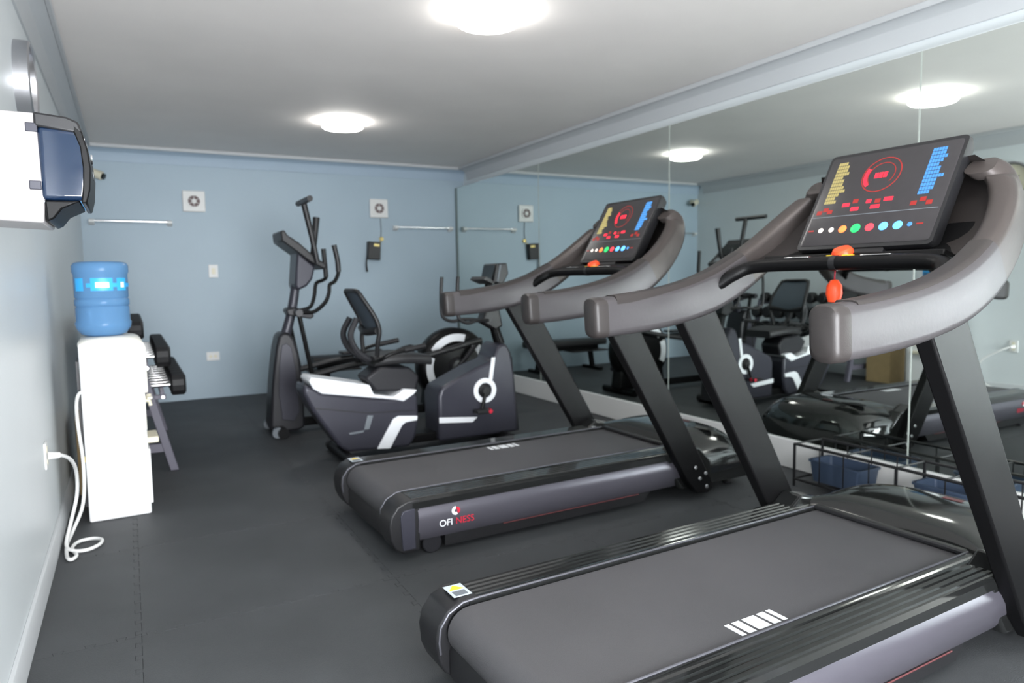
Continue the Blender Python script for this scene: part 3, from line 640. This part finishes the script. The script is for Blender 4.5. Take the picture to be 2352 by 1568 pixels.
bb = obj('bottle_body', lathe(B(), prof, 48), 'blue', wb, ang=50)
for a0, a1 in ((208, 232), (250, 296), (306, 332), (40, 80), (120, 160)):
    obj('label_patch', ring(B(), .1362, .1385, a0, a1, .255, .325, 12), 'cyan', bb)
obj('label_band', ring(B(), .1362, .1378, 240, 420, .275, .297, 40), 'cyan', bb)
for a, w_ in ((274, 14), (320, 5)): obj('label_logo', ring(B(), .1385, .1392, a-w_, a+w_, .272, .302, 8), 'stripe', bb)

# ------------------------------------------------------------------ wall things
def outlet(name, label, cat, loc, rz, w=.085, h=.125, kind='outlet'):
    t = thing(name, label, cat, loc, rz)          # local: faces -y
    obj('plate', box(B(), -w/2, w/2, -.01, 0, -h/2, h/2), 'white', t, bevel=.004)
    if kind == 'outlet':
        for x in ((-.025, .025) if w > h else (0,)):
            for z in ((0,) if w > h else (-.028, .028)): obj('socket', lathe(B(), [(.017, .0), (.017, .002), (.012, .002), (0, .0012)], 16, T(x, -.01, z) @ RX(90)), 'ivory', t)
    else: obj('rocker', box(B(), -.018, .018, -.016, -.009, -.034, .034), 'ivory', t, bevel=.002)
    return t
outlet('wall_outlet', 'white outlet low on the left wall with the dispenser cord plugged in', 'outlet', (XL, 3.95, .515), R(90), .085, .125)
outlet('wall_outlet', 'white double outlet low on the blue back wall', 'outlet', (.812, YB, .482), 0, .14, .10)
outlet('wall_switch', 'white light switch at chest height on the blue back wall', 'switch', (.864, YB, 1.456), 0, .10, .145, 'switch')
def fan(label, loc):
    t = thing('exhaust_fan', label, 'exhaust fan', loc, 0, 'exhaust fans on the blue wall')
    bm = B(); box(bm, -.118, .118, -.03, 0, -.118, .118); obj('housing', bm, 'white', t, bevel=.012, seg=3)
    fr = obj('grille_ring', ring(B(), .062, .078, 0, 360, -.008, .012, 40, T(0, -.03, 0) @ RX(90)), 'white', t)
    obj('duct', lathe(B(), [(.063, .0005), (0, .0005)], 32, T(0, -.03, 0) @ RX(90)), 'brown', t)
    for k in range(6): obj('blade', ring(B(), .02, .06, k*60, k*60+38, .001, .004, 5, T(0, -.03, 0) @ RX(90)), 'brown', t)
    obj('hub', lathe(B(), [(.026, .002), (.026, .012), (.02, .015), (0, .015)], 20, T(0, -.03, 0) @ RX(90)), 'white', t)
    for k in range(3): obj('guard_spoke', box(B(), -.002, .002, -.002, .002, -.065, .065, T(0, -.04, 0) @ RY(60*k)), 'white', t)
    return t
fan('square white exhaust fan at left on the blue wall', (.70, YB, 2.236))
fan('square white exhaust fan at right on the blue wall, above the black box', (2.84, YB, 2.226))
def bar(label, x0, x1):
    t = thing('towel_bar', label, 'towel bar', ((x0+x1)/2, YB, 1.985), 0, 'chrome towel bars on the blue wall'); h = (x1-x0)/2
    obj('rod', tube(B(), [(-h+.02, -.065, .01), (h-.02, -.065, .01)], .012, 12), 'chrome', t)
    for s in (-1, 1):
        obj('bracket', prism(B(), [(-.08, -.005), (-.08, .022), (-.02, .03), (0, .035), (0, -.035), (-.02, -.03)], s*(h-.03)-.028, s*(h-.03)+.028, 'x'), 'white', t, bevel=.006)
bar('chrome towel bar at left on the blue wall, by the security camera', -.33, .47)
bar('chrome towel bar at right on the blue wall, beside the mirror', 3.02, 3.84)
wbx = thing('wall_control_box', 'small black box with hanging strap on the blue wall below the right exhaust fan', 'control box', (2.745, YB, 1.69))
obj('case', box(B(), -.082, .082, -.085, 0, -.11, .115, RY(4)), 'black', wbx, bevel=.008)
obj('case_label', box(B(), -.01, .06, -.0865, -.085, .06, .09, RY(4)), 'brass', wbx)
obj('strap', tube(B(), [(-.085, -.04, -.06), (-.098, -.04, -.16), (-.092, -.045, -.26)], [.008, .014], 10, 4), 'black', wbx)
obj('cable', tube(B(), [(.11, -.008, .16), (.12, -.006, .26), (.115, -.006, .42)], .005, 8, 4), 'inkg', wbx)
obj('cable_plug', lathe(B(), [(0, .03), (.025, .025), (.03, 0)], 14, T(.12, 0, .155) @ RX(90)), 'brass', wbx)
obj('cable', tube(B(), [(.12, -.02, .15), (.10, -.03, .12), (.07, -.03, .09)], .006, 8, 4), 'brass', wbx)
sc = thing('security_camera', 'small white security camera in the far left corner under the cornice', 'camera', (-.27, YB, 2.50))
obj('mount', lathe(B(), [(0, .05), (.03, .05), (.045, .0)], 20, RX(90)), 'ivory', sc)
obj('body', tube(B(), [(-.02, -.09, .0), (.10, -.14, -.05)], .045, 16), 'ivory', sc, bevel=.006)
obj('lens', tube(B(), [(.09, -.136, -.046), (.118, -.148, -.058)], .032, 16), 'screen', sc)
# paper towel dispenser
pt = thing('paper_towel_dispenser', 'white paper towel dispenser with smoked blue cover on the left wall', 'towel dispenser', (XL, 2.36, 1.65))
obj('back_box', prism(B(), [(0, -.145), (.20, -.155), (.205, -.09), (.197, .145), (0, .147)], 0, .32), 'pink', pt, bevel=.006)
cvp = [(.197, -.092), (.198, .112), (.30, .105), (.312, .085), (.318, 0), (.305, -.09)]
cv = obj('cover', prism(B(), cvp, -.004, .324), 'smoke', pt, bevel=.014, seg=4)
obj('top_band', prism(B(), [(.192, .108), (.192, .147), (.27, .140), (.298, .128), (.308, .095)], -.006, .326), 'black', pt, bevel=.006)
obj('lower_lip', prism(B(), [(.204, -.092), (.29, -.092), (.245, -.115), (.225, -.142), (.207, -.152)], -.004, .324), 'satin', pt, bevel=.005)
obj('front_band', prism(B(), [(.284, .122), (.306, .10), (.317, .05), (.321, 0), (.316, -.06), (.306, -.098), (.292, -.098), (.298, -.05), (.301, 0), (.297, .06), (.284, .10)], -.0065, .3265), 'satin', pt, bevel=.004)
for z in (.105, -.052): obj('latch', box(B(), .172, .20, -.005, .012, z-.012, z+.012), 'body', pt, bevel=.002)
for z in (.05, .0): obj('cover_badge', lathe(B(), [(0, .004), (.014, .004), (.016, 0)], 14, T(.318, .16, z) @ RY(90)), 'chrome', cv)
obj('seam_line', box(B(), .0, .205, -.002, .0, -.098, -.094), 'label', pt)
# wall clock
wc = thing('wall_clock', 'round chrome rimmed clock high on the left wall above the towel dispenser', 'clock', (XL, 4.03, 2.26))
obj('rim', lathe(B(), [(.155, 0), (.19, 0), (.19, .058), (.178, .064), (.165, .058), (.16, .02)], 48, RY(90)), 'steel', wc, ang=40)
obj('dial', lathe(B(), [(.165, .03), (0, .03)], 40, RY(90)), 'ivory', wc)
for a, l_ in ((60, .08), (-70, .12)): obj('hand', box(B(), .031, .034, -.004, .004, 0, l_, RX(a)), 'satin', wc)

# ------------------------------------------------------------------ wire rack and bins at the foot of the mirror
wr = thing('wire_rack', 'low black wire rack on the floor between the near treadmill and the mirror', 'rack', (3.72, 2.25, 0))
bm = B()
X0_, X1_, Y0_, Y1_ = -.13, .13, -.70, .68
for z in (.265, .045):
    for x in (X0_, X1_): obj('long_bar', tube(B(), [(x, Y0_, z), (x, Y1_, z)], .009, 8), 'wire', wr)
    for y in (Y0_, -.24, .02, .34, Y1_): obj('cross_bar', tube(B(), [(X0_, y, z), (X1_, y, z)], .006, 8), 'wire', wr)
for x in (X0_, X1_):
    for y in (Y0_, .02, Y1_): obj('post', tube(B(), [(x, y, 0), (x, y, .268)], .009, 8), 'wire', wr)
    for y in (-.47, -.24, .18, .34, .5): obj('thin_rod', tube(B(), [(x, y, .045), (x, y, .265)], .004, 6), 'wire', wr)
def bin_(label, loc, w, d, h):
    t = thing('storage_bin', label, 'storage bin', loc, 0, 'blue bins in the wire rack')
    bm = B(); secs = []
    loft(bm, [[(a, b, z) for a, b in rrect(w*f, d*f, .02, 3)] for f, z in ((.9, 0), (1, h), (.95, h), (.86, .006))]); obj('tub', bm, 'binp', t, ang=40)
    obj('rim', loft(B(), [[(a, b, z) for a, b in rrect(w*f, d*f, .022, 3)] for f, z in ((1.0, h-.012), (1.05, h-.012), (1.05, h), (.96, h))], cap=False), 'binp', t, ang=40)
bin_('small blue plastic bin in the wire rack, nearer the farther treadmill', (3.72, 2.68, .052), .2, .34, .13)
bin_('small blue plastic bin in the wire rack, right of the other bin', (3.72, 2.05, .052), .2, .3, .15)
